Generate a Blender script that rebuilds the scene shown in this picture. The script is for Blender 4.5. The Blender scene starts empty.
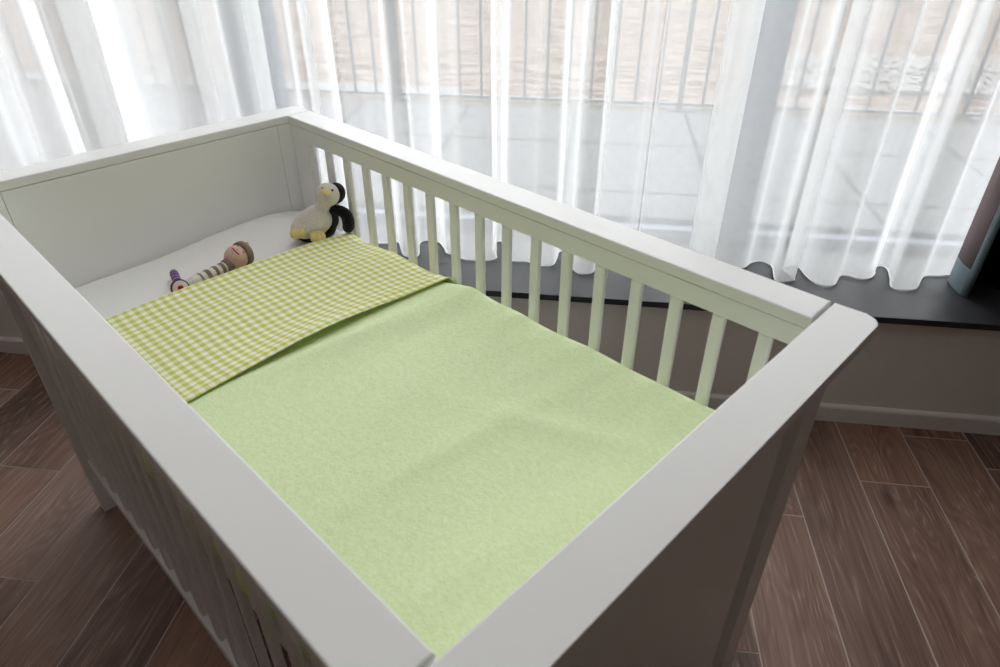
import bpy, bmesh, math, random
from mathutils import Vector, Matrix

# ------------------------------------------------------------------ camera, sky, exposure
C = bpy.context.scene.collection
SC = bpy.context.scene
random.seed(7)

cam_d = bpy.data.cameras.new('camera')
cam_d.sensor_width = 36.0
cam_d.lens = 681.17 * 36.0 / 1000.0
cam_d.clip_start = 0.02
cam_d.dof.use_dof = True
cam_d.dof.focus_distance = 1.55
cam_d.dof.aperture_fstop = 6.3
cam = bpy.data.objects.new('camera', cam_d)
C.objects.link(cam)
YAW, PITCH, ROLL = math.radians(97.2626), math.radians(33.7848), math.radians(0.181)
fw = Vector((math.cos(YAW) * math.cos(PITCH), math.sin(YAW) * math.cos(PITCH), -math.sin(PITCH)))
rt = Vector((math.sin(YAW), -math.cos(YAW), 0))
up = rt.cross(fw)
r2 = math.cos(ROLL) * rt + math.sin(ROLL) * up
u2 = -math.sin(ROLL) * rt + math.cos(ROLL) * up
M = Matrix((r2, u2, -fw)).transposed().to_4x4()
M.translation = Vector((0, 0, 1.2701))
cam.matrix_world = M
SC.camera = cam

w = bpy.data.worlds.new('overcast_sky')
SC.world = w
w.use_nodes = True
wn = w.node_tree.nodes
wl = w.node_tree.links
wn.clear()
w_out = wn.new('ShaderNodeOutputWorld')
w_bg = wn.new('ShaderNodeBackground')
w_tc = wn.new('ShaderNodeTexCoord')
w_sep = wn.new('ShaderNodeSeparateXYZ')
w_rmp = wn.new('ShaderNodeValToRGB')
w_rmp.color_ramp.elements[0].position = 0.0
w_rmp.color_ramp.elements[0].color = (0.66, 0.67, 0.69, 1)
w_rmp.color_ramp.elements[1].position = 0.9
w_rmp.color_ramp.elements[1].color = (1.24, 1.25, 1.26, 1)
wl.new(w_tc.outputs['Generated'], w_sep.inputs[0])
wl.new(w_sep.outputs['Z'], w_rmp.inputs[0])
wl.new(w_rmp.outputs[0], w_bg.inputs['Color'])
w_bg.inputs['Strength'].default_value = 4.9
wl.new(w_bg.outputs[0], w_out.inputs[0])

SC.view_settings.view_transform = 'Standard'
SC.view_settings.look = 'None'
SC.view_settings.gamma = 1.0
SC.view_settings.use_curve_mapping = False
SC.view_settings.exposure = 0.19
SC.cycles.max_bounces = 20
SC.cycles.diffuse_bounces = 14
SC.cycles.glossy_bounces = 4
SC.cycles.transmission_bounces = 8
SC.cycles.transparent_max_bounces = 24
SC.cycles.use_denoising = True
SC.cycles.caustics_reflective = False
SC.cycles.caustics_refractive = False

# window opening (world: X along the window wall, Y outward, Z up)
ROOM_X0, ROOM_X1, ROOM_Y0, WALL_Y, CEIL = -2.45, 2.25, -2.3, 1.577, 2.55
SILL_Z = 0.355
WIN_X0, WIN_X1, WIN_Z1 = -2.3, 1.75, 2.35

# sky portal at the glass: guides daylight sampling, gives no light itself
pd = bpy.data.lights.new('daylight_portal', 'AREA')
pd.shape = 'RECTANGLE'
pd.size, pd.size_y = WIN_X1 - WIN_X0, WIN_Z1 - SILL_Z
pd.cycles.is_portal = True
po = bpy.data.objects.new('daylight_portal', pd)
po.location = ((WIN_X0 + WIN_X1) / 2, 2.06, (SILL_Z + WIN_Z1) / 2)
po.rotation_euler = (math.radians(-90), 0, 0)   # faces the room (-Y)
C.objects.link(po)

# soft fill light added under the ceiling above the cot to brighten the interior
ld = bpy.data.lights.new('overhead_fill', 'AREA')
ld.shape = 'DISK'
ld.size = 1.6
ld.energy = 7.0
ld.color = (1.0, 0.985, 0.965)
lo = bpy.data.objects.new('overhead_fill', ld)
lo.location = (-0.35, 0.75, 2.5)
C.objects.link(lo)

# ------------------------------------------------------------------ helpers
def tag(o, label=None, cat=None, group=None, kind=None):
    if label: o['label'] = label
    if cat: o['category'] = cat
    if group: o['group'] = group
    if kind: o['kind'] = kind
    return o

def empty(name, loc=(0, 0, 0), rz=0):
    o = bpy.data.objects.new(name, None)
    o.empty_display_size = 0.05
    C.objects.link(o)
    o.location = loc
    o.rotation_euler = (0, 0, rz)
    return o

def obj(name, bm, mats, parent=None, smooth=False):
    me = bpy.data.meshes.new(name)
    bm.normal_update()
    bm.to_mesh(me)
    bm.free()
    for m in (mats if isinstance(mats, (list, tuple)) else [mats]):
        me.materials.append(m)
    if smooth:
        for f in me.polygons: f.use_smooth = True
    o = bpy.data.objects.new(name, me)
    C.objects.link(o)
    if parent: o.parent = parent
    return o

def box_into(bm, x0, x1, y0, y1, z0, z1, bev=0.0, seg=2):
    vs = [bm.verts.new((x, y, z)) for x in (x0, x1) for y in (y0, y1) for z in (z0, z1)]
    fs = []
    for q in ((0, 1, 3, 2), (4, 6, 7, 5), (0, 4, 5, 1), (2, 3, 7, 6), (0, 2, 6, 4), (1, 5, 7, 3)):
        fs.append(bm.faces.new([vs[i] for i in q]))
    if bev > 0:
        es = {e for f in fs for e in f.edges}
        bmesh.ops.bevel(bm, geom=list(es), offset=bev, segments=seg, profile=0.5, affect='EDGES')

def box(x0, x1, y0, y1, z0, z1, bev=0.0, seg=2):
    bm = bmesh.new()
    box_into(bm, x0, x1, y0, y1, z0, z1, bev, seg)
    return bm

def plate(pts, z0, z1, bev=0.002):
    """closed outline extruded from z0 to z1, rims bevelled"""
    bm = bmesh.new()
    lo = [bm.verts.new((x, y, z0)) for x, y in pts]
    hi = [bm.verts.new((x, y, z1)) for x, y in pts]
    n = len(pts)
    ft = bm.faces.new(hi)
    fb = bm.faces.new(lo[::-1])
    for i in range(n):
        j = (i + 1) % n
        bm.faces.new((lo[i], lo[j], hi[j], hi[i]))
    if bev:
        es = list(set(ft.edges) | set(fb.edges))
        bmesh.ops.bevel(bm, geom=es, offset=bev, segments=2, profile=0.5, affect='EDGES')
    bmesh.ops.recalc_face_normals(bm, faces=bm.faces)
    return bm

def rounded_rect(x0, x1, y0, y1, rad):
    """rad: dict corner->(radius); corners 'll','lr','ur','ul'"""
    out = []
    for key, cx, cy, a0 in (('ll', x0, y0, 180), ('lr', x1, y0, 270), ('ur', x1, y1, 0), ('ul', x0, y1, 90)):
        r = rad.get(key, 0)
        if r <= 0:
            out.append((cx, cy)); continue
        ox = cx + (r if 'l' == key[1] else -r)
        oy = cy + (r if 'l' == key[0] else -r)
        for k in range(9):
            a = math.radians(a0 + 90 * k / 8)
            out.append((ox + r * math.cos(a), oy + r * math.sin(a)))
    return out

def tube(pts, radii, seg=10, cap=True):
    bm = bmesh.new()
    tube_into(bm, pts, radii, seg, cap)
    return bm

def tube_into(bm, pts, radii, seg=10, cap=True):
    pts = [Vector(p) for p in pts]
    if not isinstance(radii, (list, tuple)): radii = [radii] * len(pts)
    rings = []
    nrm = None
    for i, p in enumerate(pts):
        a = pts[max(i - 1, 0)]; b = pts[min(i + 1, len(pts) - 1)]
        t = (b - a).normalized()
        if nrm is None:
            nrm = t.orthogonal().normalized()
        nrm = (nrm - t * nrm.dot(t))
        nrm = nrm.normalized() if nrm.length > 1e-6 else t.orthogonal().normalized()
        bn = t.cross(nrm)
        rings.append([bm.verts.new(p + radii[i] * (math.cos(2 * math.pi * k / seg) * nrm + math.sin(2 * math.pi * k / seg) * bn)) for k in range(seg)])
    for r0, r1 in zip(rings, rings[1:]):
        for k in range(seg):
            bm.faces.new((r0[k], r0[(k + 1) % seg], r1[(k + 1) % seg], r1[k]))
    if cap:
        bm.faces.new(rings[0][::-1]); bm.faces.new(rings[-1])
    return rings

def ball_into(bm, c, r, rot=None, sub=3):
    """ellipsoid; r is a radius or three radii"""
    if not isinstance(r, (list, tuple)): r = (r, r, r)
    m = Matrix.Translation(Vector(c)) @ (rot.to_4x4() if rot else Matrix.Identity(4)) @ Matrix.Diagonal((r[0], r[1], r[2], 1))
    bmesh.ops.create_icosphere(bm, subdivisions=sub, radius=1.0, matrix=m)

def ball(c, r, rot=None, sub=3):
    bm = bmesh.new(); ball_into(bm, c, r, rot, sub); return bm

def catmull(P, n=6):
    out = []
    for i in range(len(P) - 1):
        p0 = P[max(i - 1, 0)]; p1 = P[i]; p2 = P[i + 1]; p3 = P[min(i + 2, len(P) - 1)]
        for k in range(n):
            t = k / n
            out.append(tuple(0.5 * (2 * b + (c - a) * t + (2 * a - 5 * b + 4 * c - d) * t * t + (-a + 3 * b - 3 * c + d) * t ** 3)
                             for a, b, c, d in zip(p0, p1, p2, p3)))
    out.append(tuple(P[-1]))
    return out

def smooth(a, b, x):
    t = min(max((x - a) / (b - a), 0), 1)
    return t * t * (3 - 2 * t)

def gauss(x, m, s): return math.exp(-((x - m) / s) ** 2)

# ------------------------------------------------------------------ materials
class NT:
    def __init__(s, name):
        s.m = bpy.data.materials.new(name)
        s.m.use_nodes = True
        s.t = s.m.node_tree
        s.t.nodes.clear()
        s.out = s.n('ShaderNodeOutputMaterial')
    def n(s, typ, **kw):
        nd = s.t.nodes.new(typ)
        for k, v in kw.items():
            setattr(nd, k, v)
        return nd
    def l(s, a, b): s.t.links.new(a, b)
    def math(s, op, a, b=None, c=None):
        nd = s.n('ShaderNodeMath', operation=op)
        for i, v in enumerate((a, b, c)):
            if v is None: continue
            if isinstance(v, (int, float)): nd.inputs[i].default_value = v
            else: s.l(v, nd.inputs[i])
        return nd.outputs[0]
    def mix(s, fac, a, b, blend='MIX'):
        nd = s.n('ShaderNodeMix', data_type='RGBA', blend_type=blend)
        for i, v in ((0, fac), (6, a), (7, b)):
            if isinstance(v, (int, float)): nd.inputs[i].default_value = v
            elif isinstance(v, tuple): nd.inputs[i].default_value = (*v, 1)
            else: s.l(v, nd.inputs[i])
        return nd.outputs[2]
    def noise(s, vec, scale, detail=4, rough=0.55, dist=0.0):
        nd = s.n('ShaderNodeTexNoise')
        nd.inputs['Scale'].default_value = scale
        nd.inputs['Detail'].default_value = detail
        nd.inputs['Roughness'].default_value = rough
        nd.inputs['Distortion'].default_value = dist
        if vec is not None: s.l(vec, nd.inputs['Vector'])
        return nd.outputs['Fac']
    def coord(s, kind='Object', scale=(1, 1, 1), rot=(0, 0, 0)):
        tc = s.n('ShaderNodeTexCoord')
        mp = s.n('ShaderNodeMapping')
        mp.inputs['Scale'].default_value = scale
        mp.inputs['Rotation'].default_value = rot
        s.l(tc.outputs[kind], mp.inputs[0])
        return mp.outputs[0]
    def ramp(s, fac, stops):
        nd = s.n('ShaderNodeValToRGB')
        e = nd.color_ramp.elements
        while len(e) < len(stops): e.new(0.5)
        for el, (p, c) in zip(e, stops):
            el.position = p; el.color = (*c, 1) if isinstance(c, tuple) else (c, c, c, 1)
        s.l(fac, nd.inputs[0])
        return nd.outputs[0]
    def bump(s, h, strength=0.3, dist=0.002):
        nd = s.n('ShaderNodeBump')
        nd.inputs['Strength'].default_value = strength
        nd.inputs['Distance'].default_value = dist
        s.l(h, nd.inputs['Height'])
        return nd.outputs[0]
    def principled(s, col, rough=0.5, normal=None, spec=0.5, sheen=0.0):
        b = s.n('ShaderNodeBsdfPrincipled')
        if isinstance(col, tuple): b.inputs['Base Color'].default_value = (*col, 1)
        else: s.l(col, b.inputs['Base Color'])
        if isinstance(rough, (int, float)): b.inputs['Roughness'].default_value = rough
        else: s.l(rough, b.inputs['Roughness'])
        b.inputs['Specular IOR Level'].default_value = spec
        if sheen:
            b.inputs['Sheen Weight'].default_value = sheen
        if normal is not None: s.l(normal, b.inputs['Normal'])
        s.l(b.outputs[0], s.out.inputs[0])
        return b

def plain(name, col, rough=0.5, spec=0.4, grain=None, bump=0.15, vary=0.04, sheen=0.0, dist=0.001):
    """one colour with a slight procedural unevenness"""
    t = NT(name)
    v = t.coord('Object')
    nz = t.noise(v, grain or 30, 4)
    c = t.mix(t.math('MULTIPLY', nz, 1.0), tuple(x * (1 - vary) for x in col), tuple(min(1, x * (1 + vary)) for x in col))
    t.principled(c, rough, t.bump(nz, bump, dist) if bump else None, spec, sheen)
    return t.m

m_paint = plain('white_lacquer', (0.84, 0.84, 0.832), 0.38, 0.45, grain=6, bump=0.02, vary=0.012)
m_wall = plain('wall_paint', (0.62, 0.585, 0.545), 0.85, 0.2, grain=60, bump=0.1, vary=0.02)
m_ceil = plain('ceiling_paint', (0.85, 0.85, 0.84), 0.9, 0.1, grain=60, bump=0.05, vary=0.01)
m_base = plain('baseboard_paint', (0.62, 0.59, 0.56), 0.5, 0.3, grain=20, bump=0.02, vary=0.02)
m_frame = plain('window_frame_grey', (0.19, 0.215, 0.26), 0.8, 0.12, grain=20, bump=0.02, vary=0.02)
m_rail = plain('railing_grey', (0.042, 0.045, 0.052), 0.5, 0.4, grain=20, bump=0.02, vary=0.03)

def make_sill():
    t = NT('dark_sill_stone')
    v = t.coord('Object')
    n1 = t.noise(v, 9, 5)
    c = t.ramp(n1, [(0.3, (0.018, 0.018, 0.021)), (0.7, (0.034, 0.034, 0.039))])
    r = t.ramp(n1, [(0.3, 0.42), (0.7, 0.55)])
    t.principled(c, r, t.bump(t.noise(v, 160, 3), 0.08, 0.001), 0.36)
    return t.m
m_sill = make_sill()

def make_floor():
    t = NT('wood_planks')
    uv = t.n('ShaderNodeUVMap'); uv.uv_map = 'plank'
    at = t.n('ShaderNodeVertexColor'); at.layer_name = 'plank_tone'
    sepa = t.n('ShaderNodeSeparateColor'); t.l(at.outputs[0], sepa.inputs[0])
    def mp(sx, sy):
        m = t.n('ShaderNodeMapping'); m.inputs['Scale'].default_value = (sx, sy, 1); t.l(uv.outputs[0], m.inputs[0]); return m.outputs[0]
    # cathedral figure: contour lines of a long stretched noise
    fig = t.noise(mp(7.0, 1.1), 1.0, 3, 0.5, 0.6)
    ring = t.math('SINE', t.math('MULTIPLY', fig, 130.0))
    ring = t.math('MULTIPLY_ADD', ring, 0.5, 0.5)
    fine = t.noise(mp(150, 3.2), 1.0, 5, 0.65)
    broad = t.noise(mp(11, 1.4), 1.0, 4, 0.6)
    k = t.math('ADD', t.math('MULTIPLY', ring, 0.09), t.math('ADD', t.math('MULTIPLY', fine, 0.60), t.math('MULTIPLY', broad, 0.50)))
    k = t.math('ADD', k, t.math('MULTIPLY_ADD', sepa.outputs[0], 0.36, -0.18))
    c = t.ramp(k, [(0.30, (0.072, 0.038, 0.026)), (0.52, (0.180, 0.104, 0.074)), (0.76, (0.285, 0.182, 0.138)), (0.95, (0.40, 0.29, 0.23))])
    # pale limed pores
    pores = t.ramp(t.math('ADD', t.math('MULTIPLY', ring, 0.22), t.math('MULTIPLY', fine, 0.88)), [(0.66, 0.0), (0.82, 0.6)])
    c = t.mix(pores, c, (0.42, 0.335, 0.285))
    # knots
    vor = t.n('ShaderNodeTexVoronoi'); vor.inputs['Scale'].default_value = 1.0
    t.l(mp(5.2, 1.7), vor.inputs['Vector'])
    kn = t.ramp(vor.outputs['Distance'], [(0.03, 0.7), (0.09, 0.0)])
    c = t.mix(kn, c, (0.022, 0.013, 0.010))
    c = t.mix(0.85, c, t.mix(sepa.outputs[1], (0.90, 0.90, 0.95), (1.08, 0.98, 0.92)), 'MULTIPLY')
    t.principled(c, 0.52, t.bump(fine, 0.25, 0.0008), 0.35)
    return t.m
m_floor = make_floor()
m_grout = plain('pale_joint', (0.46, 0.39, 0.34), 0.8, 0.1, grain=80, bump=0.05, vary=0.05)

def make_sheer(name, base_t, through):
    t = NT(name)
    v = t.coord('Object', (1, 1, 1))
    wv = t.noise(v, 45, 3)
    geo = t.n('ShaderNodeNewGeometry')
    dot = t.n('ShaderNodeVectorMath', operation='DOT_PRODUCT')
    t.l(geo.outputs['Normal'], dot.inputs[0]); t.l(geo.outputs['Incoming'], dot.inputs[1])
    ca = t.math('MAXIMUM', t.math('ABSOLUTE', dot.outputs['Value']), 0.22)
    # threads cover more of the view the more slantwise one looks through them
    T = t.math('POWER', t.math('MULTIPLY_ADD', wv, 0.06, base_t - 0.03), t.math('DIVIDE', 1.0, ca))
    d = t.n('ShaderNodeBsdfDiffuse'); d.inputs['Color'].default_value = (0.98, 0.98, 0.98, 1)
    tr = t.n('ShaderNodeBsdfTranslucent'); tr.inputs['Color'].default_value = (0.98, 0.98, 0.98, 1)
    a = t.n('ShaderNodeMixShader'); a.inputs[0].default_value = through
    t.l(d.outputs[0], a.inputs[1]); t.l(tr.outputs[0], a.inputs[2])
    tp = t.n('ShaderNodeBsdfTransparent')
    b = t.n('ShaderNodeMixShader')
    t.l(T, b.inputs[0]); t.l(a.outputs[0], b.inputs[1]); t.l(tp.outputs[0], b.inputs[2])
    t.l(b.outputs[0], t.out.inputs[0])
    return t.m
m_sheer = make_sheer('white_voile', 0.60, 0.60)
m_sheer_dense = make_sheer('dense_white_voile', 0.36, 0.47)
m_hem = plain('voile_hem_thread', (0.9, 0.9, 0.9), 0.8, 0.1, grain=200, bump=0.1, vary=0.02)

def make_glass():
    t = NT('window_glass')
    tp = t.n('ShaderNodeBsdfTransparent'); tp.inputs['Color'].default_value = (0.96, 0.97, 0.97, 1)
    gl = t.n('ShaderNodeBsdfGlossy'); gl.inputs['Roughness'].default_value = 0.02
    lw = t.n('ShaderNodeLayerWeight')
    fr = t.math('MULTIPLY_ADD', t.math('POWER', lw.outputs['Facing'], 5.0), 0.8, 0.03)
    m = t.n('ShaderNodeMixShader')
    t.l(fr, m.inputs[0]); t.l(tp.outputs[0], m.inputs[1]); t.l(gl.outputs[0], m.inputs[2])
    t.l(m.outputs[0], t.out.inputs[0])
    return t.m
m_glass = make_glass()

def make_tiles():
    t = NT('balcony_tiles')
    v = t.coord('Object')
    sep = t.n('ShaderNodeSeparateXYZ'); t.l(v, sep.inputs[0])
    def joint(axis, off, per, wd):
        f = t.math('FRACT', t.math('DIVIDE', t.math('SUBTRACT', sep.outputs[axis], off), per))
        return t.math('LESS_THAN', f, wd / per)
    j = t.math('MAXIMUM', joint('X', -0.636, 0.5545, 0.022), joint('Y', 3.045 - 0.566 * 8, 0.566, 0.024))
    n = t.noise(v, 14, 5)
    c = t.mix(n, (0.058, 0.058, 0.062), (0.068, 0.068, 0.072))
    c = t.mix(j, c, (0.008, 0.008, 0.009))
    t.principled(c, 0.8, t.bump(n, 0.1, 0.002), 0.2)
    return t.m
m_tiles = make_tiles()

def make_ground():
    t = NT('bare_ground')
    v = t.coord('Object', (0.55, 1.6, 1))
    n1 = t.noise(v, 4.5, 6, 0.7)
    n2 = t.noise(t.coord('Object'), 0.9, 4, 0.5)
    c = t.ramp(n1, [(0.43, (0.040, 0.021, 0.014)), (0.5, (0.076, 0.051, 0.038)), (0.57, (0.110, 0.088, 0.070))])
    c = t.mix(t.ramp(n2, [(0.4, 0.0), (0.65, 0.2)]), c, (0.062, 0.048, 0.038))
    t.principled(c, 0.95, t.bump(n1, 0.5, 0.03), 0.1)
    return t.m
m_ground = make_ground()
m_rubble = plain('pale_rubble', (0.125, 0.12, 0.112), 0.95, 0.1, grain=9, bump=0.6, vary=0.25, dist=0.02)
m_kerb = plain('pale_slab_edge', (0.09, 0.09, 0.088), 0.9, 0.1, grain=25, bump=0.3, vary=0.1)

def fabric(name, col, scale=900, sheen=0.15, vary=0.05, rough=0.9, bump=0.25):
    return plain(name, col, rough, 0.15, grain=scale, bump=bump, vary=vary, sheen=sheen, dist=0.0006)
m_sheet = fabric('white_cotton', (0.80, 0.80, 0.79), 700, 0.0, 0.015, bump=0.08)

def make_fleece():
    t = NT('green_fleece')
    v = t.coord('Object')
    n1 = t.noise(v, 260, 5, 0.7)
    n2 = t.noise(v, 120, 3, 0.6)
    n3 = t.noise(v, 9, 3, 0.5)
    k = t.math('ADD', t.math('MULTIPLY', n1, 0.5), t.math('MULTIPLY', n2, 0.5))
    c = t.ramp(k, [(0.34, (0.72, 0.86, 0.46)), (0.66, (0.87, 0.97, 0.64))])
    c = t.mix(t.math('MULTIPLY', n3, 0.12), c, (0.80, 0.89, 0.60))
    t.principled(c, 0.95, t.bump(k, 0.55, 0.004), 0.1, 0.12)
    return t.m
m_fleece = make_fleece()

def make_gingham():
    t = NT('green_gingham')
    v = t.coord('Object')
    sep = t.n('ShaderNodeSeparateXYZ'); t.l(v, sep.inputs[0])
    P = 0.0173
    def stripe(axis):
        f = t.math('FRACT', t.math('DIVIDE', t.math('ADD', sep.outputs[axis], 5 * P), P))
        return t.ramp(f, [(0.0, 1.0), (0.47, 1.0), (0.53, 0.0), (0.97, 0.0)])
    a, b = stripe('X'), stripe('Y')
    s = t.math('MULTIPLY', t.math('ADD', a, b), 0.5)
    c = t.ramp(s, [(0.05, (0.92, 0.92, 0.83)), (0.5, (0.74, 0.75, 0.33)), (0.95, (0.54, 0.61, 0.13))])
    n = t.noise(v, 800, 3)
    c = t.mix(t.math('MULTIPLY', n, 0.16), c, (0.75, 0.75, 0.55))
    t.principled(c, 0.9, t.bump(n, 0.15, 0.0006), 0.12)
    return t.m
m_ging = make_gingham()

def plush(name, lo, hi, scale=330):
    t = NT(name)
    v = t.coord('Object')
    n = t.noise(v, scale, 5, 0.7)
    c = t.ramp(n, [(0.35, lo), (0.65, hi)])
    t.principled(c, 1.0, t.bump(n, 0.9, 0.004), 0.05, 0.15)
    return t.m
m_pl_white = plush('cream_plush', (0.70, 0.645, 0.60), (0.92, 0.87, 0.82))
m_pl_black = plush('black_plush', (0.006, 0.006, 0.008), (0.022, 0.022, 0.026))
m_pl_yel = plush('yellow_plush', (0.84, 0.68, 0.22), (0.95, 0.82, 0.38), 420)
m_eye = plain('black_bead', (0.01, 0.01, 0.01), 0.25, 0.5, bump=0)

def crochet(name, col):
    t = NT(name)
    v = t.coord('Object', (1, 1, 1))
    n = t.n('ShaderNodeTexVoronoi'); n.inputs['Scale'].default_value = 420
    t.l(v, n.inputs['Vector'])
    c = t.mix(n.outputs['Distance'], col, tuple(x * 0.72 for x in col))
    t.principled(c, 0.95, t.bump(n.outputs['Distance'], 0.6, -0.002), 0.1, 0.1)
    return t.m
m_cream = crochet('cream_crochet', (0.82, 0.79, 0.71))
m_taupe = crochet('taupe_crochet', (0.29, 0.215, 0.175))
m_skin = crochet('pink_crochet', (0.80, 0.54, 0.48))
m_purple = crochet('purple_crochet', (0.085, 0.03, 0.135))
m_lilac = crochet('lilac_crochet', (0.40, 0.30, 0.48))
m_red = crochet('red_crochet', (0.42, 0.015, 0.02))
m_yarn_red = plain('red_yarn', (0.45, 0.02, 0.04), 0.9, 0.1, grain=300, bump=0.2)

def weave(name, c0, c1, freq):
    t = NT(name)
    v = t.coord('Object')
    sep = t.n('ShaderNodeSeparateXYZ'); t.l(v, sep.inputs[0])
    a = t.math('SINE', t.math('MULTIPLY', sep.outputs['Z'], freq))
    n = t.noise(v, 500, 3)
    k = t.math('ADD', t.math('MULTIPLY_ADD', a, 0.25, 0.25), t.math('MULTIPLY', n, 0.6))
    c = t.ramp(k, [(0.2, c0), (0.8, c1)])
    t.principled(c, 0.85, t.bump(k, 0.4, 0.001), 0.15, 0.1)
    return t.m
m_mauve = weave('mauve_weave', (0.085, 0.058, 0.060), (0.165, 0.118, 0.120), 2200)
m_teal = weave('teal_weave', (0.085, 0.122, 0.138), (0.20, 0.26, 0.285), 1500)
m_lining = plain('black_lining', (0.006, 0.006, 0.007), 0.9, 0.1, grain=300, bump=0.1)

# ------------------------------------------------------------------ room shell
def struct(name, bm, m, parent=None, label=None):
    o = obj(name, bm, m, parent)
    if parent is None: o['kind'] = 'structure'
    if label: o['label'] = label
    return o

def make_floor_mesh():
    PW, OFF, GAP = 0.1692, 0.7515, 0.0032
    bm = bmesh.new()
    uvl = bm.loops.layers.uv.new('plank')
    col = bm.loops.layers.color.new('plank_tone')
    # known end joints: plank column (left boundary index relative to OFF) -> joint Y
    known = {0: 1.3365, -3: 0.8255, -2: 1.197, -12: 0.793, -13: 1.103, -1: 0.70, 1: 1.53}
    LEN = 1.18
    k0 = math.floor((ROOM_X0 - OFF) / PW)
    k1 = math.ceil((ROOM_X1 - OFF) / PW)
    rnd = random.Random(21)
    def quad(x0, x1, y0, y1, z, mi, ox, oy, tone, hue):
        vs = [bm.verts.new(p) for p in ((x0, y0, z), (x1, y0, z), (x1, y1, z), (x0, y1, z))]
        f = bm.faces.new(vs)
        f.material_index = mi
        for lp in f.loops:
            lp[uvl].uv = (lp.vert.co.x + ox, lp.vert.co.y + oy)
            lp[col] = (tone, hue, 0, 1)
    for k in range(k0, k1):
        x0, x1 = OFF + k * PW, OFF + (k + 1) * PW
        x0c, x1c = max(x0 + GAP / 2, ROOM_X0), min(x1 - GAP / 2, ROOM_X1)
        if x1c - x0c < 0.004: continue
        j = known.get(k, rnd.uniform(0, LEN))
        y = j - LEN * 5
        while y < WALL_Y:
            a, b = max(y + GAP / 2, ROOM_Y0), min(y + LEN - GAP / 2, WALL_Y)
            if b - a > 0.005:
                quad(x0c, x1c, a, b, 0.0, 0, rnd.uniform(-9, 9), rnd.uniform(-9, 9), rnd.random(), rnd.random())
            y += LEN
    quad(ROOM_X0, ROOM_X1, ROOM_Y0, WALL_Y, -0.0012, 1, 0, 0, 0.5, 0.5)
    # slab below
    n0 = len(bm.faces)
    box_into(bm, ROOM_X0, ROOM_X1, ROOM_Y0, WALL_Y, -0.1, -0.003)
    bm.faces.ensure_lookup_table()
    for f in bm.faces[n0:]: f.material_index = 1
    return bm
struct('floor', make_floor_mesh(), [m_floor, m_grout], None, 'dark brown wooden plank floor with pale joints')

def wall_window():
    bm = bmesh.new()
    T = 0.30
    y1 = WALL_Y + 0.40
    box_into(bm, ROOM_X0, ROOM_X1, WALL_Y, y1, -0.1, SILL_Z - 0.018)          # under the sill
    box_into(bm, ROOM_X0, ROOM_X1, WALL_Y, y1, WIN_Z1, CEIL)                  # lintel
    box_into(bm, ROOM_X0, WIN_X0, WALL_Y, y1, SILL_Z - 0.018, WIN_Z1)
    box_into(bm, WIN_X1, ROOM_X1, WALL_Y, y1, SILL_Z - 0.018, WIN_Z1)
    return bm
struct('wall_back', wall_window(), m_wall, None, 'greige wall below the window')
m_room = plain('room_paint', (0.40, 0.345, 0.30), 0.85, 0.2, grain=60, bump=0.1, vary=0.02)
struct('wall_left', box(ROOM_X0 - 0.1, ROOM_X0, ROOM_Y0, WALL_Y + 0.4, -0.1, CEIL), m_room)
struct('wall_right', box(ROOM_X1, ROOM_X1 + 0.1, ROOM_Y0, WALL_Y + 0.4, -0.1, CEIL), m_room)
struct('wall_front', box(ROOM_X0 - 0.1, ROOM_X1 + 0.1, ROOM_Y0 - 0.1, ROOM_Y0, -0.1, CEIL), m_room)
struct('ceiling', box(ROOM_X0 - 0.1, ROOM_X1 + 0.1, ROOM_Y0 - 0.1, WALL_Y + 0.4, CEIL, CEIL + 0.1), m_ceil)

def baseboard_bm():
    # profile: 55 mm high, 12 mm deep with a rounded shoulder
    prof = [(0, 0), (-0.0125, 0), (-0.0125, 0.046), (-0.0105, 0.0515), (-0.006, 0.0545), (0, 0.055)]
    bm = bmesh.new()
    rings = []
    for x in (ROOM_X0, ROOM_X1):
        rings.append([bm.verts.new((x, WALL_Y + dy, z)) for dy, z in prof])
    for i in range(len(prof) - 1):
        bm.faces.new((rings[0][i], rings[0][i + 1], rings[1][i + 1], rings[1][i]))
    bm.faces.new(rings[0][::-1]); bm.faces.new(rings[1])
    bmesh.ops.recalc_face_normals(bm, faces=bm.faces)
    return bm
struct('baseboard_back', baseboard_bm(), m_base, None, 'greige skirting board along the wall below the window')

# window: grey frame with mullions, one pane per bay, dark sill board
win = empty('window_1', ((WIN_X0 + WIN_X1) / 2, 1.97, SILL_Z))
win['kind'] = 'structure'
win['label'] = 'wide grey framed window behind the sheer curtains'
def wchild(name, bm, m):
    for v in bm.verts: v.co -= Vector(win.location)
    return obj(name, bm, m, win)
FY0, FY1 = 1.945, 2.01
MULL = [(-2.3, -2.22), (-1.035, -0.90), (0.408, 0.500), (1.67, 1.75)]
fb = bmesh.new()
wchild('window_threshold', box(WIN_X0, WIN_X1, FY0 + 0.042, FY1, SILL_Z, SILL_Z + 0.045, 0.003), plain('dark_threshold', (0.055, 0.058, 0.065), 0.7, 0.15, grain=20, bump=0.02, vary=0.02))
box_into(fb, WIN_X0, WIN_X1, FY0, FY0 + 0.041, SILL_Z, SILL_Z + 0.028, 0.003)
box_into(fb, WIN_X0, WIN_X1, FY0, FY1, WIN_Z1 - 0.06, WIN_Z1, 0.003)
for a, b in MULL:
    box_into(fb, a, b, FY0, FY1, SILL_Z + 0.03, WIN_Z1 - 0.06, 0.012 if b - a > 0.1 else 0.004, 3)
wchild('window_frame', fb, m_frame)
for (a0, a1), (b0, b1) in zip(MULL, MULL[1:]):
    wchild('window_pane', box(a1, b0, 1.994, 2.000, SILL_Z + 0.030, WIN_Z1 - 0.06), m_glass)
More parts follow.
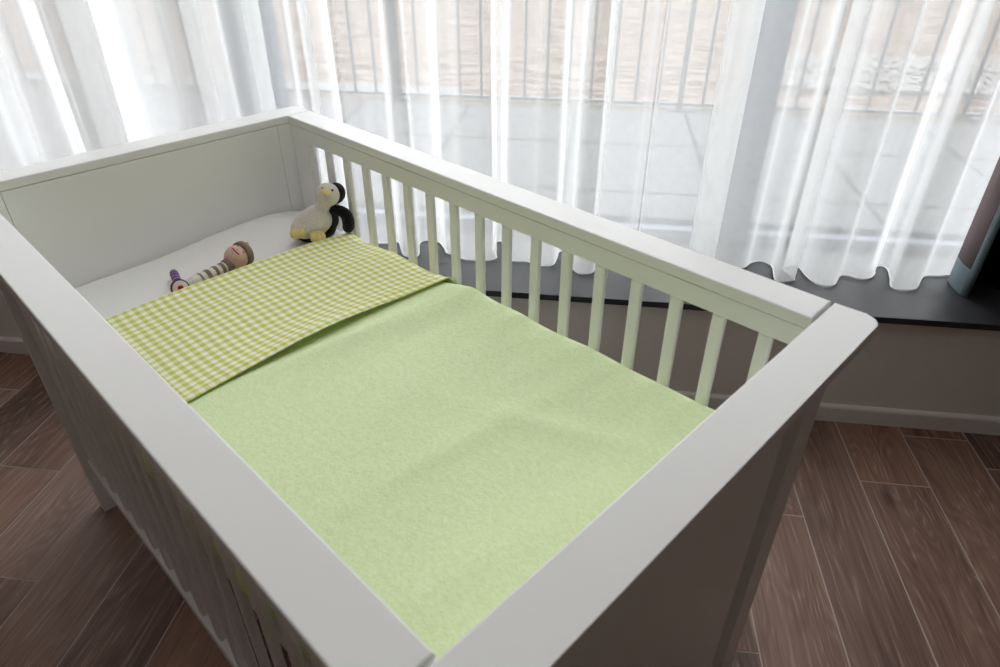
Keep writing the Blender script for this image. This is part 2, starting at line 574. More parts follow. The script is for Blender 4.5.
wchild('window_sill', box(WIN_X0 - 0.1, WIN_X1 + 0.1, 1.556, FY0 + 0.03, SILL_Z - 0.0175, SILL_Z, 0.0012), m_sill)

# ------------------------------------------------------------------ outside
BZ = 0.28
struct('balcony_floor', box(-4.2, 4.2, 1.985, 3.585, BZ - 0.14, BZ), m_tiles, None, 'grey tiled balcony outside the window')
m_coping = plain('beige_coping', (0.078, 0.068, 0.052), 0.95, 0.1, grain=40, bump=0.4, vary=0.35)
struct('trim_2', box(-4.2, 4.2, 3.586, 3.73, BZ - 0.14, BZ, 0.003), m_coping, None, 'beige gravelly edge strip under the balcony railing')
struct('ground', box(-14, 14, 3.9, 26, -0.75, -0.60), m_ground, None, 'bare pinkish brown ground beyond the balcony')

struct('trim_1', box(-9, -1.3, 6.98, 7.25, -0.62, -0.55, 0.01), m_kerb, None, 'pale kerb edge on the ground beyond the railing')

rail = empty('balcony_railing', (0, 3.65, BZ))
tag(rail, 'grey metal balcony railing with slim upright bars outside the window', 'railing')
def rchild(name, bm):
    for v in bm.verts: v.co -= Vector((0, 3.65, BZ))
    return obj(name, bm, m_rail, rail)
rchild('bottom_bar', box(-3.9, 3.9, 3.647, 3.673, 0.297, 0.313, 0.002))
rchild('top_bar', box(-3.9, 3.9, 3.62, 3.68, 1.34, 1.365, 0.004))
k = 0
x = -0.683 - 27 * 0.1145
while x < 3.8:
    if min(abs(x - p) for p in (-1.026, 0.462, 1.95, -2.515)) > 0.03:
        bx = box(x - 0.007, x + 0.007, 3.653, 3.667, 0.312, 1.341, 0.0015, 1)
        rchild('baluster', bx)
    x += 0.1145
for x in (-3.66, -2.515, -1.026, 0.462, 1.95, 3.44):
    hw = 0.013 if x > 0 else 0.022
    bm = box(x - hw, x + hw, 3.66 - hw, 3.66 + hw, BZ + 0.008, 1.341, 0.003)
    p_ = rchild('post', bm)
    bm = box(x - 0.075, x + 0.075, 3.605, 3.715, BZ, BZ + 0.009, 0.002)
    for v in bm.verts: v.co -= Vector((0, 3.65, BZ))
    obj('base_plate', bm, m_rail, p_)

def rubble():
    bm = bmesh.new()
    r = random.Random(5)
    box_into(bm, 2.0, 6.5, 7.8, 9.45, -0.62, -0.57, 0.02)
    for i in range(3200):
        x = r.uniform(2.0, 6.5); y = r.uniform(7.75, 9.5)
        s = r.uniform(0.025, 0.05)
        h = -0.57 + r.random() * 0.05 * (1 - abs(y - 8.6) / 1.0)
        rot = Matrix.Rotation(r.uniform(0, 6.28), 3, 'Z') @ Matrix.Rotation(r.uniform(-0.5, 0.5), 3, 'X')
        n0 = len(bm.verts)
        ball_into(bm, (x, y, h + s * 0.25), (s * r.uniform(0.8, 1.4), s * r.uniform(0.7, 1.1), s * r.uniform(0.3, 0.5)), rot, 1)
        bm.verts.ensure_lookup_table()
        for v in bm.verts[n0:]:
            v.co += Vector((r.uniform(-1, 1), r.uniform(-1, 1), r.uniform(-1, 1))) * s * 0.18
    return bm
tag(obj('rubble_strip', rubble(), m_rubble), 'strip of pale broken stones lying on the ground beyond the railing', 'rubble', kind='stuff')

# ------------------------------------------------------------------ curtains
def curtain_sheet(pts, z0, z1, nz=20, wob=0.004, seed=0):
    bm = bmesh.new()
    rows = []
    for j in range(nz + 1):
        t = j / nz
        z = z0 + (z1 - z0) * t
        row = []
        for i, (x, y) in enumerate(pts):
            s = wob * math.sin(3.1 * t * 3 + i * 0.11 + seed) * min(1, 4 * t)
            row.append(bm.verts.new((x + s * 0.8, y + s, z)))
        rows.append(row)
    for a, b in zip(rows, rows[1:]):
        for i in range(len(pts) - 1):
            bm.faces.new((a[i], a[i + 1], b[i + 1], b[i]))
    return bm

SHEER_L = [(-2.25, 1.79), (-2.05, 1.74), (-1.93, 1.80), (-1.84, 1.82), (-1.77, 1.74), (-1.70, 1.72), (-1.655, 1.75), (-1.66, 1.80),
           (-1.62, 1.82), (-1.58, 1.77), (-1.56, 1.73), (-1.50, 1.72), (-1.47, 1.75), (-1.49, 1.80), (-1.46, 1.82), (-1.43, 1.77),
           (-1.405, 1.73), (-1.37, 1.71), (-1.31, 1.70), (-1.275, 1.715), (-1.285, 1.755), (-1.34, 1.77), (-1.39, 1.78), (-1.402, 1.80),
           (-1.37, 1.825), (-1.30, 1.825), (-1.24, 1.80), (-1.19, 1.79), (-1.14, 1.785), (-1.10, 1.765), (-1.075, 1.735), (-1.03, 1.715),
           (-0.99, 1.725), (-0.995, 1.765), (-1.04, 1.785), (-1.065, 1.81), (-1.03, 1.83), (-0.975, 1.82), (-0.945, 1.775), (-0.92, 1.745),
           (-0.89, 1.75), (-0.87, 1.79), (-0.86, 1.82)]
SHEER_R = [(-0.862, 1.74), (-0.845, 1.75), (-0.815, 1.79), (-0.78, 1.795), (-0.755, 1.76), (-0.735, 1.725), (-0.705, 1.72), (-0.70, 1.745),
           (-0.735, 1.77), (-0.74, 1.80), (-0.70, 1.815), (-0.665, 1.79), (-0.645, 1.745), (-0.633, 1.735), (-0.625, 1.76), (-0.60, 1.785),
           (-0.571, 1.79), (-0.541, 1.805), (-0.518, 1.755), (-0.509, 1.735), (-0.498, 1.718), (-0.468, 1.714), (-0.46, 1.732), (-0.473, 1.795),
           (-0.467, 1.819), (-0.447, 1.827), (-0.42, 1.821), (-0.395, 1.783), (-0.381, 1.752), (-0.354, 1.743), (-0.325, 1.72), (-0.30, 1.717),
           (-0.268, 1.718), (-0.245, 1.726), (-0.233, 1.745), (-0.25, 1.79), (-0.252, 1.83), (-0.235, 1.85), (-0.215, 1.81), (-0.21, 1.76), (-0.20, 1.731),
           (-0.172, 1.727), (-0.14, 1.728), (-0.115, 1.711), (-0.087, 1.711), (-0.068, 1.721), (-0.06, 1.76), (-0.055, 1.805), (-0.036, 1.798),
           (-0.021, 1.774), (-0.014, 1.714), (0.001, 1.683), (0.024, 1.678), (0.045, 1.692), (0.05, 1.74), (0.035, 1.78), (0.05, 1.808), (0.09, 1.812),
           (0.13, 1.80), (0.15, 1.765), (0.160, 1.745), (0.172, 1.765), (0.22, 1.79), (0.28, 1.805), (0.34, 1.80), (0.375, 1.775),
           (0.372, 1.735), (0.345, 1.705), (0.312, 1.70), (0.298, 1.72), (0.315, 1.75), (0.365, 1.765), (0.41, 1.775), (0.463, 1.773), (0.491, 1.806),
           (0.516, 1.821), (0.537, 1.812), (0.547, 1.787), (0.54, 1.713), (0.56, 1.706), (0.583, 1.714), (0.593, 1.728), (0.574, 1.78),
           (0.599, 1.807), (0.62, 1.799), (0.628, 1.755), (0.64, 1.716), (0.657, 1.698), (0.678, 1.698), (0.697, 1.711), (0.72, 1.757),
           (0.735, 1.765), (0.77, 1.751), (0.792, 1.754), (0.813, 1.772), (0.825, 1.798), (0.82, 1.818), (0.854, 1.837), (0.866, 1.819),
           (0.855, 1.763), (0.843, 1.723), (0.85, 1.705), (0.872, 1.701), (0.899, 1.709), (0.914, 1.726), (0.941, 1.774), (0.96, 1.792),
           (0.998, 1.797), (1.029, 1.806), (1.10, 1.82), (1.18, 1.80), (1.25, 1.83), (1.35, 1.81)]
def sheer(pts, label, seed, m):
    P = catmull(pts, 5)
    o = obj('sheer_curtain', curtain_sheet(P, SILL_Z + 0.003, CEIL - 0.005, 22, 0.003, seed), m, None, True)
    tag(o, label, 'curtain', 'sheer curtains along the window')
    hem = obj('hem', tube([(x, y, SILL_Z + 0.0035) for x, y in P], 0.0018, 6), m_hem, o, True)
    hem['label'] = 'bright white rolled hem'
    return o
sheer(SHEER_L, 'white sheer curtain at the left, behind the closed headboard end of the cot', 0.4, m_sheer_dense)
sheer(SHEER_R, 'white sheer curtain hanging over the dark sill, behind the barred side of the cot', 1.7, m_sheer)

dark = empty('blackout_curtain', (1.06, 1.74, SILL_Z))
tag(dark, 'dark mauve curtain with teal borders at the right end of the sill', 'curtain')
def dchild(name, pts, z0, z1, m, n=5):
    P = catmull(pts, n)
    P = [(a - 1.06, b - 1.74) for a, b in P]
    o = obj(name, curtain_sheet(P, z0 - SILL_Z, z1 - SILL_Z, 20, 0.0), m, dark, True)
    s = o.modifiers.new('thickness', 'SOLIDIFY'); s.thickness = 0.0025; s.offset = 0
    return o
PA = [(1.012, 1.779), (1.007, 1.745), (1.008, 1.72), (1.012, 1.700)]                 # side face
PB = [(1.012, 1.700), (1.016, 1.688), (1.026, 1.690), (1.045, 1.722), (1.066, 1.758)]   # leading edge turned back
PC = [(1.066, 1.758), (1.090, 1.790), (1.109, 1.785), (1.121, 1.764), (1.127, 1.738), (1.15, 1.70), (1.20, 1.69), (1.23, 1.74),
      (1.26, 1.77), (1.30, 1.71), (1.36, 1.70), (1.40, 1.76), (1.46, 1.78), (1.52, 1.71), (1.60, 1.70), (1.64, 1.76)]
dchild('main_cloth', PA, SILL_Z + 0.075, CEIL - 0.005, m_mauve)
dchild('bottom_border', PA, SILL_Z + 0.0004, SILL_Z + 0.075, m_teal)
dchild('side_border', PB, SILL_Z + 0.0004, CEIL - 0.005, m_teal)
dchild('lining', PC, SILL_Z + 0.0003, CEIL - 0.005, m_lining)['label'] = 'black lining'

# ------------------------------------------------------------------ cot  (local x head->foot, y front->back)
L, W, RW, H = 1.24, 0.6215, 0.0606, 0.813
CT = math.radians(-37.2)
CX, CY = L / 2, W / 2
def crib_to_world(x, y):
    return (-1.064 + x * 0.79653 + y * 0.6046, 1.015 - x * 0.6046 + y * 0.79653)
wx, wy = crib_to_world(CX, CY)
crib = empty('baby_cot', (wx, wy, 0), CT)
tag(crib, 'white lacquered baby cot with barred long sides and panelled ends', 'baby cot')
def cc(bm):
    for v in bm.verts: v.co -= Vector((CX, CY, 0))
    return bm
def cpart(name, bm, m=None, smooth_=False):
    return obj(name, cc(bm), m or m_paint, crib, smooth_)

ZT = H - 0.0175                                        # underside of the cap boards
cpart('top_rail', plate(rounded_rect(-RW, 0, -0.06, W + 0.06, {'ll': 0.014, 'ul': 0.014}), ZT, H, 0.0022))
cpart('top_rail', plate(rounded_rect(L, L + RW, -0.06, W + 0.06, {'lr': 0.02, 'ur': 0.02}), ZT, H, 0.0022))
cpart('top_rail', plate(rounded_rect(0.0012, L - 0.0042, W, W + 0.06, {}), ZT, H, 0.0022))
cpart('top_rail', plate(rounded_rect(0.0012, L - 0.0042, -0.06, 0, {}), ZT, H, 0.0022))
# corner posts
for xa, xb in ((-0.030, 0.0), (L, L + 0.030)):
    for ya, yb in ((-0.030, 0.0315), (W - 0.0305, W + 0.0305)):
        cpart('corner_post', box(xa, xb, ya, yb, 0.0, ZT - 0.0008, 0.0016))
# end panels
cpart('end_panel', box(-0.024, -0.0004, 0.0322, W - 0.0312, 0.20, ZT - 0.0008, 0.0008))
fpanel = bmesh.new()
box_into(fpanel, L + 0.0004, L + 0.006, 0.0322, W - 0.0312, 0.10, ZT - 0.0008, 0.0008)
box_into(fpanel, L + 0.0058, L + 0.026, 0.073, W - 0.073, 0.10, ZT - 0.0008, 0.002)
cpart('end_panel', fpanel)
# long sides
ZA = 0.763
SL0, SLP, SLW = 0.0615, 0.0695, 0.020
for side in (0, 1):
    def ymap(a, b):
        return (W + a, W + b) if side else (-b, -a)
    y0, y1 = ymap(0.0012, 0.0165)
    cpart('side_rail', box(0.0012, L - 0.0012, y0, y1, ZA, ZT - 0.0008, 0.0012))
    y0, y1 = ymap(0.001, 0.0135)
    cpart('bottom_rail', box(0.0012, L - 0.0012, y0 - (0.006 if not side else 0), y1 + (0.006 if side else 0), 0.137, 0.163, 0.0015))
    y0, y1 = ymap(0.003, 0.0150)
    cpart('side_stile', box(0.0012, 0.0595, y0, y1, 0.1632, ZA - 0.0002, 0.001))
    cpart('side_stile', box(L - 0.022, L - 0.0012, y0, y1, 0.1632, ZA - 0.0002, 0.001))
    y0, y1 = ymap(0.003, 0.0150)
    first = None
    for k in range(17):
        xs = SL0 + k * SLP
        if first is None:
            first = cpart('slat', box(0, SLW, y0, y1, 0.163, ZA, 0.004, 3))
            o = first
            for v in o.data.vertices: v.co += Vector((CX, 0, 0))
        else:
            o = first.copy(); C.objects.link(o); o.parent = crib
        o.location = (xs - CX, 0, 0)
base = bmesh.new()
box_into(base, 0.002, L - 0.002, 0.004, 0.03, 0.425, 0.445, 0.001)
box_into(base, 0.002, L - 0.002, W - 0.03, W - 0.004, 0.425, 0.445, 0.001)
for k in range(14):
    xs = 0.01 + k * 0.0885
    box_into(base, xs, xs + 0.06, 0.004, W - 0.004, 0.445, 0.453, 0.001)
cpart('slatted_base', base)

# ------------------------------------------------------------------ bedding (built in cot coordinates, own top-level objects)
def axis_samples(a, b, n, r):
    """denser near both ends so rounded edges stay round"""
    s = set()
    for k in range(9):
        t = r * (1 - math.cos(math.pi / 2 * k / 8))
        s.add(round(a + t, 5)); s.add(round(b - t, 5))
    for k in range(1, n):
        s.add(round(a + r + (b - a - 2 * r) * k / n, 5))
    return sorted(s)

def round_drop(d, r):
    if d >= r: return 0.0
    d = max(d, 0)
    return r - math.sqrt(max(r * r - (r - d) ** 2, 0))

def bedsheet(x0, x1, y0, y1, zf, zskirt, nx, ny, r=0.02, sides='abcd', warp=None):
    """top sheet with rounded borders and skirts; sides a: x0, b: x1, c: y0, d: y1"""
    xs = axis_samples(x0, x1, nx, r); ys = axis_samples(y0, y1, ny, r)
    bm = bmesh.new()
    g = {}
    for i, x in enumerate(xs):
        for j, y in enumerate(ys):
            d = 0
            if 'a' in sides: d = max(d, round_drop(x - x0, r))
            if 'b' in sides: d = max(d, round_drop(x1 - x, r))
            dy = 0
            if 'c' in sides: dy = max(dy, round_drop(y - y0, r))
            if 'd' in sides: dy = max(dy, round_drop(y1 - y, r))
            dd = min(math.hypot(d, dy), r * 1.4)
            g[i, j] = bm.verts.new((x + (warp(x, y) if warp else 0), y, zf(x, y) - dd))
    nxx, nyy = len(xs), len(ys)
    for i in range(nxx - 1):
        for j in range(nyy - 1):
            bm.faces.new((g[i, j], g[i + 1, j], g[i + 1, j + 1], g[i, j + 1]))
    def skirt(idx):
        prev = [g[q] for q in idx]
        for s in range(1, 5):
            row = []
            for v0 in [g[q] for q in idx]:
                z = v0.co.z + (zskirt - v0.co.z) * s / 4
                row.append(bm.verts.new((v0.co.x, v0.co.y, z)))
            for a in range(len(row) - 1):
                bm.faces.new((prev[a], prev[a + 1], row[a + 1], row[a]))
            prev = row
    if 'a' in sides: skirt([(0, j) for j in range(nyy)])
    if 'b' in sides: skirt([(nxx - 1, j) for j in range(nyy)][::-1])
    if 'c' in sides: skirt([(i, 0) for i in range(nxx)][::-1])
    if 'd' in sides: skirt([(i, nyy - 1) for i in range(nxx)])
    bmesh.ops.remove_doubles(bm, verts=bm.verts, dist=1e-5)
    bmesh.ops.recalc_face_normals(bm, faces=bm.faces)
    return bm

def bed_obj(name, bm, m):
    """mesh from cot coordinates, placed as its own top-level object"""
    for v in bm.verts: v.co -= Vector((CX, CY, 0))
    o = obj(name, bm, m, None, True)
    o.location = (wx, wy, 0)
    o.rotation_euler = (0, 0, CT)
    return o

HEADTOP = [(0.0, 0.566), (0.06, 0.577), (0.117, 0.580), (0.241, 0.583), (0.311, 0.589), (0.394, 0.597), (0.47, 0.602), (0.52, 0.602), (0.56, 0.597), (0.587, 0.591), (0.6215, 0.580)]
def interp(tab, x):
    for (a, za), (b, zb) in zip(tab, tab[1:]):
        if x <= b:
            t = max(0, (x - a) / (b - a)); return za + (zb - za) * (t * t * (3 - 2 * t))
    return tab[-1][1]
def z_matt(x, y):
    hd = interp(HEADTOP, y)
    z = 0.583 + (hd - 0.583) * (1 - smooth(0.02, 0.17, x))
    z += 0.0016 * math.sin(26 * y + 30 * x) * smooth(0.03, 0.1, x)
    # a few drawn creases near the pillow end
    z += 0.0026 * gauss(y - 0.312 + 0.30 * (x - 0.06), 0, 0.006) * gauss(x, 0.07, 0.07)
    z += 0.0016 * gauss(y - 0.08 + 0.55 * x, 0, 0.009) + 0.0016 * gauss(y - 0.045 + 0.75 * (x - 0.12), 0, 0.008)
    return z
bm = bedsheet(0.0015, L - 0.004, 0.004, W - 0.003, lambda x, y: z_matt(x, y) - (0.012 if x > 0.26 else 0.012 * smooth(0.22, 0.26, x)), 0.456, 60, 36, 0.016)
# underside
bot = [bm.verts.new(p) for p in ((0.0015, 0.004, 0.456), (L - 0.004, 0.004, 0.456), (L - 0.004, W - 0.003, 0.456), (0.0015, W - 0.003, 0.456))]
bm.faces.new(bot[::-1])
o = bed_obj('mattress', bm, m_sheet)
tag(o, 'mattress under a smooth white fitted sheet inside the cot', 'mattress')

def z_blank(x, y):
    u = y / W
    z = 0.590 + 0.014 * smooth(0.45, 0.62, x) + 0.008 * smooth(0.9, 1.15, x) - 0.010 * (1 - smooth(0.25, 0.4, x)) * 0.4
    z += 0.010 * math.sin(math.pi * min(max(u, 0), 1)) ** 0.7
    # soft folds running across the blanket
    def ridge(x0, y0, dx, dy, wd, h, ln):
        l = math.hypot(dx, dy); dx /= l; dy /= l
        px, py = x - x0, y - y0
        a = px * dx + py * dy; b = -px * dy + py * dx
        return h * gauss(b, 0, wd) * gauss(a, 0, ln)
    z += ridge(0.60, 0.33, 0.10, 1.0, 0.022, 0.0075, 0.30)
    z += ridge(0.67, 0.40, 0.02, 1.0, 0.03, -0.004, 0.22)
    z += ridge(0.78, 0.36, -0.12, 1.0, 0.028, 0.005, 0.24)
    z += ridge(0.93, 0.30, 0.12, 1.0, 0.02, 0.0045, 0.22)
    z += ridge(1.02, 0.42, 0.9, 0.35, 0.022, 0.004, 0.16)
    z += ridge(1.10, 0.20, 0.2, 1.0, 0.03, 0.004, 0.2)
    z += 0.002 * math.sin(17 * x + 9 * y) * math.sin(11 * y - 6 * x + 1.0)
    # scalloped upper edge along both barred sides
    e = max(gauss(y, 0.0, 0.05), gauss(y, W, 0.05))
    z += 0.009 * gauss(y, W, 0.07) * smooth(0.5, 0.68, x)
    z += e * (0.0016 * math.sin(x * 21 + 0.6) + 0.0012 * math.sin(x * 43))
    return z
bm = bedsheet(0.222, L - 0.003, 0.0025, W - 0.001, z_blank, 0.50, 110, 60, 0.022)
# press out a little between the bars of both long sides
for v in bm.verts:
    if 0.49 < v.co.z < 0.603 and (v.co.y < 0.004 or v.co.y > W - 0.003) and 0.42 < v.co.x < L - 0.06:
        ph = (v.co.x - SL0 - SLW / 2) / SLP
        k = 0.5 - 0.5 * math.cos(2 * math.pi * ph)
        b = 0.021 * k * gauss(v.co.z, 0.555, 0.045) * (0.55 + 0.45 * math.sin(23 * v.co.x + 0.8)) * (0.35 if v.co.y > 0.3 else 1.0)
        v.co.y += b if v.co.y > 0.3 else -b
o = bed_obj('blanket', bm, m_fleece)
tag(o, 'pale green fleece blanket spread over the foot end of the cot mattress', 'blanket')

def z_ging(x, y):
    u = y / W
    z = z_blank(min(x, 0.5), y) * smooth(0.19, 0.27, x) + (1 - smooth(0.19, 0.27, x)) * (0.594 + 0.006 * math.sin(math.pi * u))
    z = max(z, z_blank(max(x, 0.26), y) if x > 0.26 else 0) + 0.006
    # free hem stands off the blanket in the middle
    lift = smooth(0.44, 0.553, x)
    z -= 0.006 * gauss(y, W, 0.10) * (1 - smooth(0.30, 0.42, x))
    z += lift * (0.002 + 0.011 * math.exp(-((y - 0.30) / 0.15) ** 2))
    z += 0.0022 * gauss(x - 0.535 + 0.03 * (y - 0.3), 0, 0.006)
    z += 0.0018 * math.sin(30 * x + 8 * y) * math.sin(9 * y) + 0.002 * gauss(x - 0.33 - 0.12 * (y - 0.3), 0, 0.012)
    return z
bm = bedsheet(0.206, 0.555, -0.0005 + 0.002, W, z_ging, 0.545, 60, 60, 0.016, 'acd', lambda x, y: (1 - y / W) * (0.007 + 0.013 * smooth(0.40, 0.555, x)))
o = bed_obj('gingham_sheet', bm, m_ging)
s = o.modifiers.new('thickness', 'SOLIDIFY'); s.thickness = 0.002; s.offset = 1
tag(o, 'green and white gingham sheet folded back over the fleece blanket', 'sheet')

# ------------------------------------------------------------------ penguin (local R: along view right, Q: towards the viewer, Z up)
PC0 = (0.168, 0.545, 0.590)
pR = Vector((0.494, 0.869)); pH = Vector((-0.869, 0.494))
pwx, pwy = crib_to_world(PC0[0], PC0[1])
# local +X = pR direction in world
vx = (pR.x * 0.79653 + pR.y * 0.6046, pR.x * -0.6046 + pR.y * 0.79653)
peng = empty('plush_penguin', (pwx, pwy, PC0[2]), math.atan2(vx[1], vx[0]))
tag(peng, 'plush penguin toy with cream belly, black back and yellow feet leaning on the bars', 'soft toy')
# local axes: +X right of the viewer, +Y away from the viewer
def remeshed(name, blobs, m, voxel, smooth_it=6):
    bm = bmesh.new()
    for c, r, rot in blobs: ball_into(bm, c, r, rot, 3)
    o = obj(name, bm, m, peng, True)
    md = o.modifiers.new('union', 'REMESH'); md.mode = 'VOXEL'; md.voxel_size = voxel; md.use_smooth_shade = True
    sm = o.modifiers.new('soften', 'SMOOTH'); sm.factor = 0.5; sm.iterations = smooth_it
    return o
RX = lambda a: Matrix.Rotation(math.radians(a), 3, 'X')
RY = lambda a: Matrix.Rotation(math.radians(a), 3, 'Y')
RZ = lambda a: Matrix.Rotation(math.radians(a), 3, 'Z')
remeshed('body', [((0.002, 0.0, 0.033), (0.047, 0.032, 0.034), RY(-18)),
                  ((-0.013, -0.006, 0.026), (0.034, 0.028, 0.026), None),
                  ((0.017, 0.002, 0.052), (0.028, 0.023, 0.020), RY(10)),
                  ((0.032, 0.002, 0.073), (0.0165, 0.018, 0.018), None),
                  ((0.0445, 0.000, 0.0955), (0.0265, 0.027, 0.0265), RY(20))], m_pl_white, 0.0028)
remeshed('black_back', [((0.020, 0.016, 0.030), (0.043, 0.030, 0.037), RY(-10)),
                        ((0.030, 0.010, 0.014), (0.024, 0.026, 0.022), None),
                        ((-0.003, 0.004, 0.002), (0.034, 0.030, 0.012), None),
                        ((0.042, 0.016, 0.066), (0.018, 0.020, 0.024), None),
                        ((0.0625, 0.016, 0.091), (0.0220, 0.024, 0.0240), RY(20))], m_pl_black, 0.0028)['label'] = 'black back and back of the head'
def pw(name, pts, r, m):
    o = obj(name, tube(catmull(pts, 5), None or [r_ for r_ in catmull_r(r, 5)], 12), m, peng, True)
    return o
def catmull_r(r, n):
    return [max(q[0], 0.001) for q in catmull([(a,) for a in r], n)]
wing = pw('wing', [(0.046, 0.006, 0.052), (0.056, 0.000, 0.057), (0.070, -0.006, 0.055), (0.079, -0.010, 0.043), (0.0805, -0.012, 0.026), (0.077, -0.012, 0.012), (0.075, -0.012, 0.006)],
          [0.009, 0.0115, 0.0125, 0.0138, 0.0138, 0.0115, 0.003], m_pl_black)
pw('wing', [(0.000, 0.030, 0.046), (-0.008, 0.036, 0.038), (-0.010, 0.038, 0.028), (-0.009, 0.038, 0.018)], [0.006, 0.009, 0.009, 0.003], m_pl_black)
def foot(c, rot):
    bm = bmesh.new()
    for dx in (-0.0095, 0.0, 0.0095):
        p = Vector((dx, -0.006 if dx else -0.009, 0))
        ball_into(bm, rot @ p + Vector(c), (0.0080, 0.014, 0.0105), rot, 2)
    ball_into(bm, Vector(c) + rot @ Vector((0, 0.004, 0)), (0.0150, 0.011, 0.0105), rot, 2)
    o = obj('foot', bm, m_pl_yel, peng, True)
    md = o.modifiers.new('union', 'REMESH'); md.mode = 'VOXEL'; md.voxel_size = 0.0016; md.use_smooth_shade = True
    sm = o.modifiers.new('soften', 'SMOOTH'); sm.factor = 0.5; sm.iterations = 2
foot((-0.031, -0.024, 0.0265), RZ(-8) @ RX(12))
foot((0.009, -0.032, 0.0155), RZ(6) @ RX(12))
bm = bmesh.new()
ball_into(bm, (0.0415, -0.0245, 0.1125), (0.0105, 0.0115, 0.0065), RY(22), 3)
ball_into(bm, (0.0400, -0.0310, 0.1125), (0.0070, 0.0095, 0.005), RY(22), 3)
obj('beak', bm, m_pl_yel, peng, True)
for c in ((0.0350, -0.0150, 0.1165), (0.0555, -0.0190, 0.1120)):
    obj('eye', ball(c, 0.0026, None, 2), m_eye, peng, True)

# ------------------------------------------------------------------ crocheted doll rattle (own frame: +X along the body towards the head)
A = Vector((0.198, 0.234, 0)); B = Vector((0.166, 0.377, 0))
ax = (B - A).normalized()
awx, awy = crib_to_world(A.x, A.y)
dx = (ax.x * 0.79653 + ax.y * 0.6046, ax.x * -0.6046 + ax.y * 0.79653)
doll = empty('crochet_doll', (awx, awy, 0.5825), math.atan2(dx[1], dx[0]))
tag(doll, 'crocheted doll rattle with brown striped body and pink smiling face on the white sheet', 'soft toy')
# local: +X head, +Y towards the head panel (away from viewer), Z up
def lathe_x(prof, seg=20, mat_of=None):
    """prof: list of (x, r); returns bmesh of revolution about local X"""
    bm = bmesh.new()
    rings = []
    for x_, r_ in prof:
        rings.append([bm.verts.new((x_, r_ * math.cos(2 * math.pi * k / seg), r_ * math.sin(2 * math.pi * k / seg))) for k in range(seg)])
    for i, (a, b) in enumerate(zip(rings, rings[1:])):
        for k in range(seg):
            f = bm.faces.new((a[k], a[(k + 1) % seg], b[(k + 1) % seg], b[k]))
            if mat_of: f.material_index = mat_of(0.5 * (prof[i][0] + prof[i + 1][0]))
    bm.faces.new(rings[0][::-1]); bm.faces.new(rings[-1])
    bmesh.ops.recalc_face_normals(bm, faces=bm.faces)
    return bm
BR = 0.0132
def shift(bm, dz, dy=0.0, dx_=0.0):
    for v in bm.verts: v.co += Vector((dx_, dy, dz))
    return bm
bands = [(0.031, 0.037), (0.047, 0.056), (0.066, 0.074), (0.083, 0.090)]
prof = []
n = 60
for i in range(n + 1):
    xx = 0.004 + 0.098 * i / n
    rr = BR * (1 - 0.10 * xx / 0.1) * min(1.0, 0.7 + 0.3 * smooth(0.0, 0.02, xx))
    if any(a <= xx <= b for a, b in bands): rr += 0.0006
    prof.append((xx, rr))
obj('body', shift(lathe_x(prof, 24, lambda x_: 1 if any(a <= x_ <= b for a, b in bands) else 0), BR + 0.001), [m_cream, m_taupe], doll, True)
obj('collar', shift(lathe_x([(0.094, 0.0105), (0.096, 0.0138), (0.102, 0.0150), (0.110, 0.0145), (0.113, 0.011)], 24), 0.0150), m_taupe, doll, True)
HC = Vector((0.128, 0.0, 0.024)); HR = 0.0245
head = obj('head', ball(HC, (HR * 1.02, HR, HR), None, 4), m_skin, doll, True)
hat = lathe_x([(0.139, 0.0225), (0.1395, 0.0262), (0.146, 0.0270), (0.152, 0.0258), (0.157, 0.0200), (0.1595, 0.0100), (0.160, 0.0015)], 28)
obj('hat', shift(hat, 0.0245), m_taupe, doll, True)
obj('hat_bobble', ball((0.158, -0.004, 0.043), 0.0042, None, 2), m_skin, doll, True)
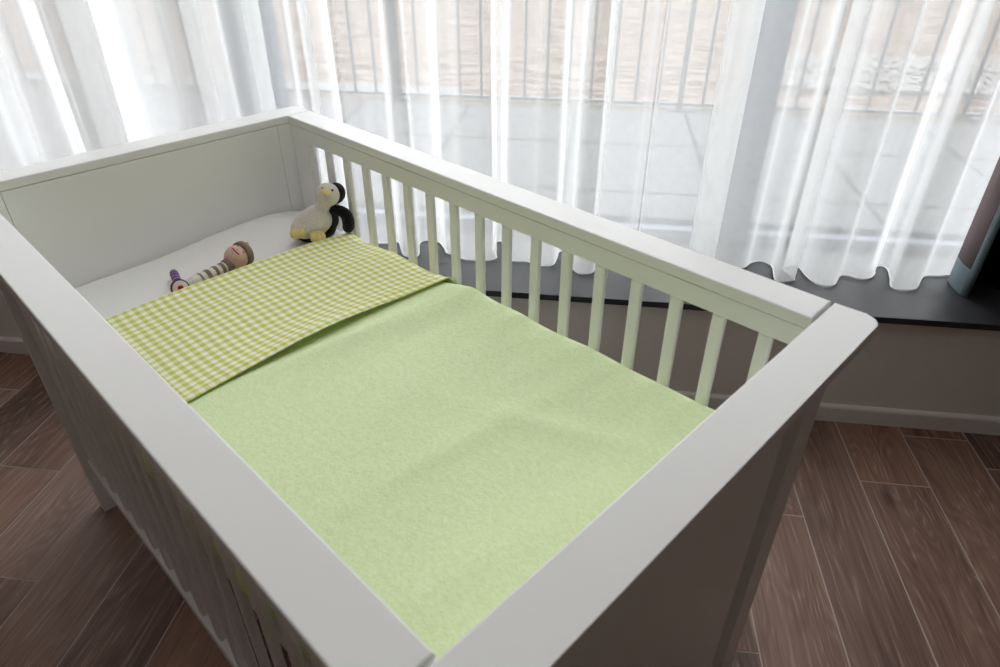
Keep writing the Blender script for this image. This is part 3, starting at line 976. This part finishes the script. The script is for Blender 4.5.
def on_head(a_deg, b_deg, r=HR):
    """a: towards the hat along +X, b: turn from straight up towards the viewer (-Y)"""
    a, b = math.radians(a_deg), math.radians(b_deg)
    return HC + r * Vector((math.sin(a), -math.cos(a) * math.sin(b), math.cos(a) * math.cos(b)))
for b in (10, 55):
    obj('eye', ball(on_head(14, b, HR * 0.995), 0.0017, None, 2), m_eye, doll, True)
obj('nose', ball(on_head(-2, 32, HR), 0.0022, None, 2), m_skin, doll, True)
mp_ = [on_head(-19 + 5 * abs(q) ** 2, 32 + 24 * q, HR * 1.005) for q in (-1, -0.66, -0.33, 0, 0.33, 0.66, 1)]
obj('mouth', tube(mp_, 0.0013, 6), m_yarn_red, doll, True)
# foot with round target sole facing the viewer, purple ringed leg lying behind it
sole_n = Vector((-0.25, -0.86, 0.45)).normalized()
FC = Vector((-0.0135, -0.003, 0.0180))
def disc(r, t0, t1, bevel=0.0015):
    """round slab along sole_n from t0 to t1"""
    return tube([FC + sole_n * t0, FC + sole_n * (t0 + bevel), FC + sole_n * (t1 - bevel), FC + sole_n * t1], [r - bevel, r, r, r - bevel], 24)
shoe = obj('foot', tube([FC + sole_n * t for t in (-0.016, -0.013, -0.006, 0.0)], [0.009, 0.0155, 0.0178, 0.0170], 24), m_skin, doll, True)
obj('sole_rim', disc(0.0178, 0.0, 0.0035), m_purple, shoe, True)
obj('sole', disc(0.0150, 0.0033, 0.0047, 0.0005), m_cream, shoe, True)
obj('sole_centre', disc(0.0056, 0.0047, 0.0062, 0.0006), m_red, shoe, True)
leg_dir = Vector((0.45, 0.89, 0.0)).normalized()
L0 = Vector((-0.004, 0.014, 0.0125))
bm = bmesh.new()
npt = 64
pts = [L0 + leg_dir * (0.068 * i / npt) for i in range(npt + 1)]
rad = [0.0080 + 0.0006 * math.sin(2 * math.pi * 6 * i / npt) for i in range(npt + 1)]
rad[-1] = 0.0035; rad[-2] = 0.006; rad[-3] = 0.0074
rings = tube_into(bm, pts, rad, 18)
for f in bm.faces:
    s_ = (f.calc_center_median() - L0).dot(leg_dir) / 0.068
    f.material_index = 1 if (s_ * 6) % 1.0 < 0.34 and s_ < 0.93 else 0
obj('leg', bm, [m_purple, m_lilac], doll, True)
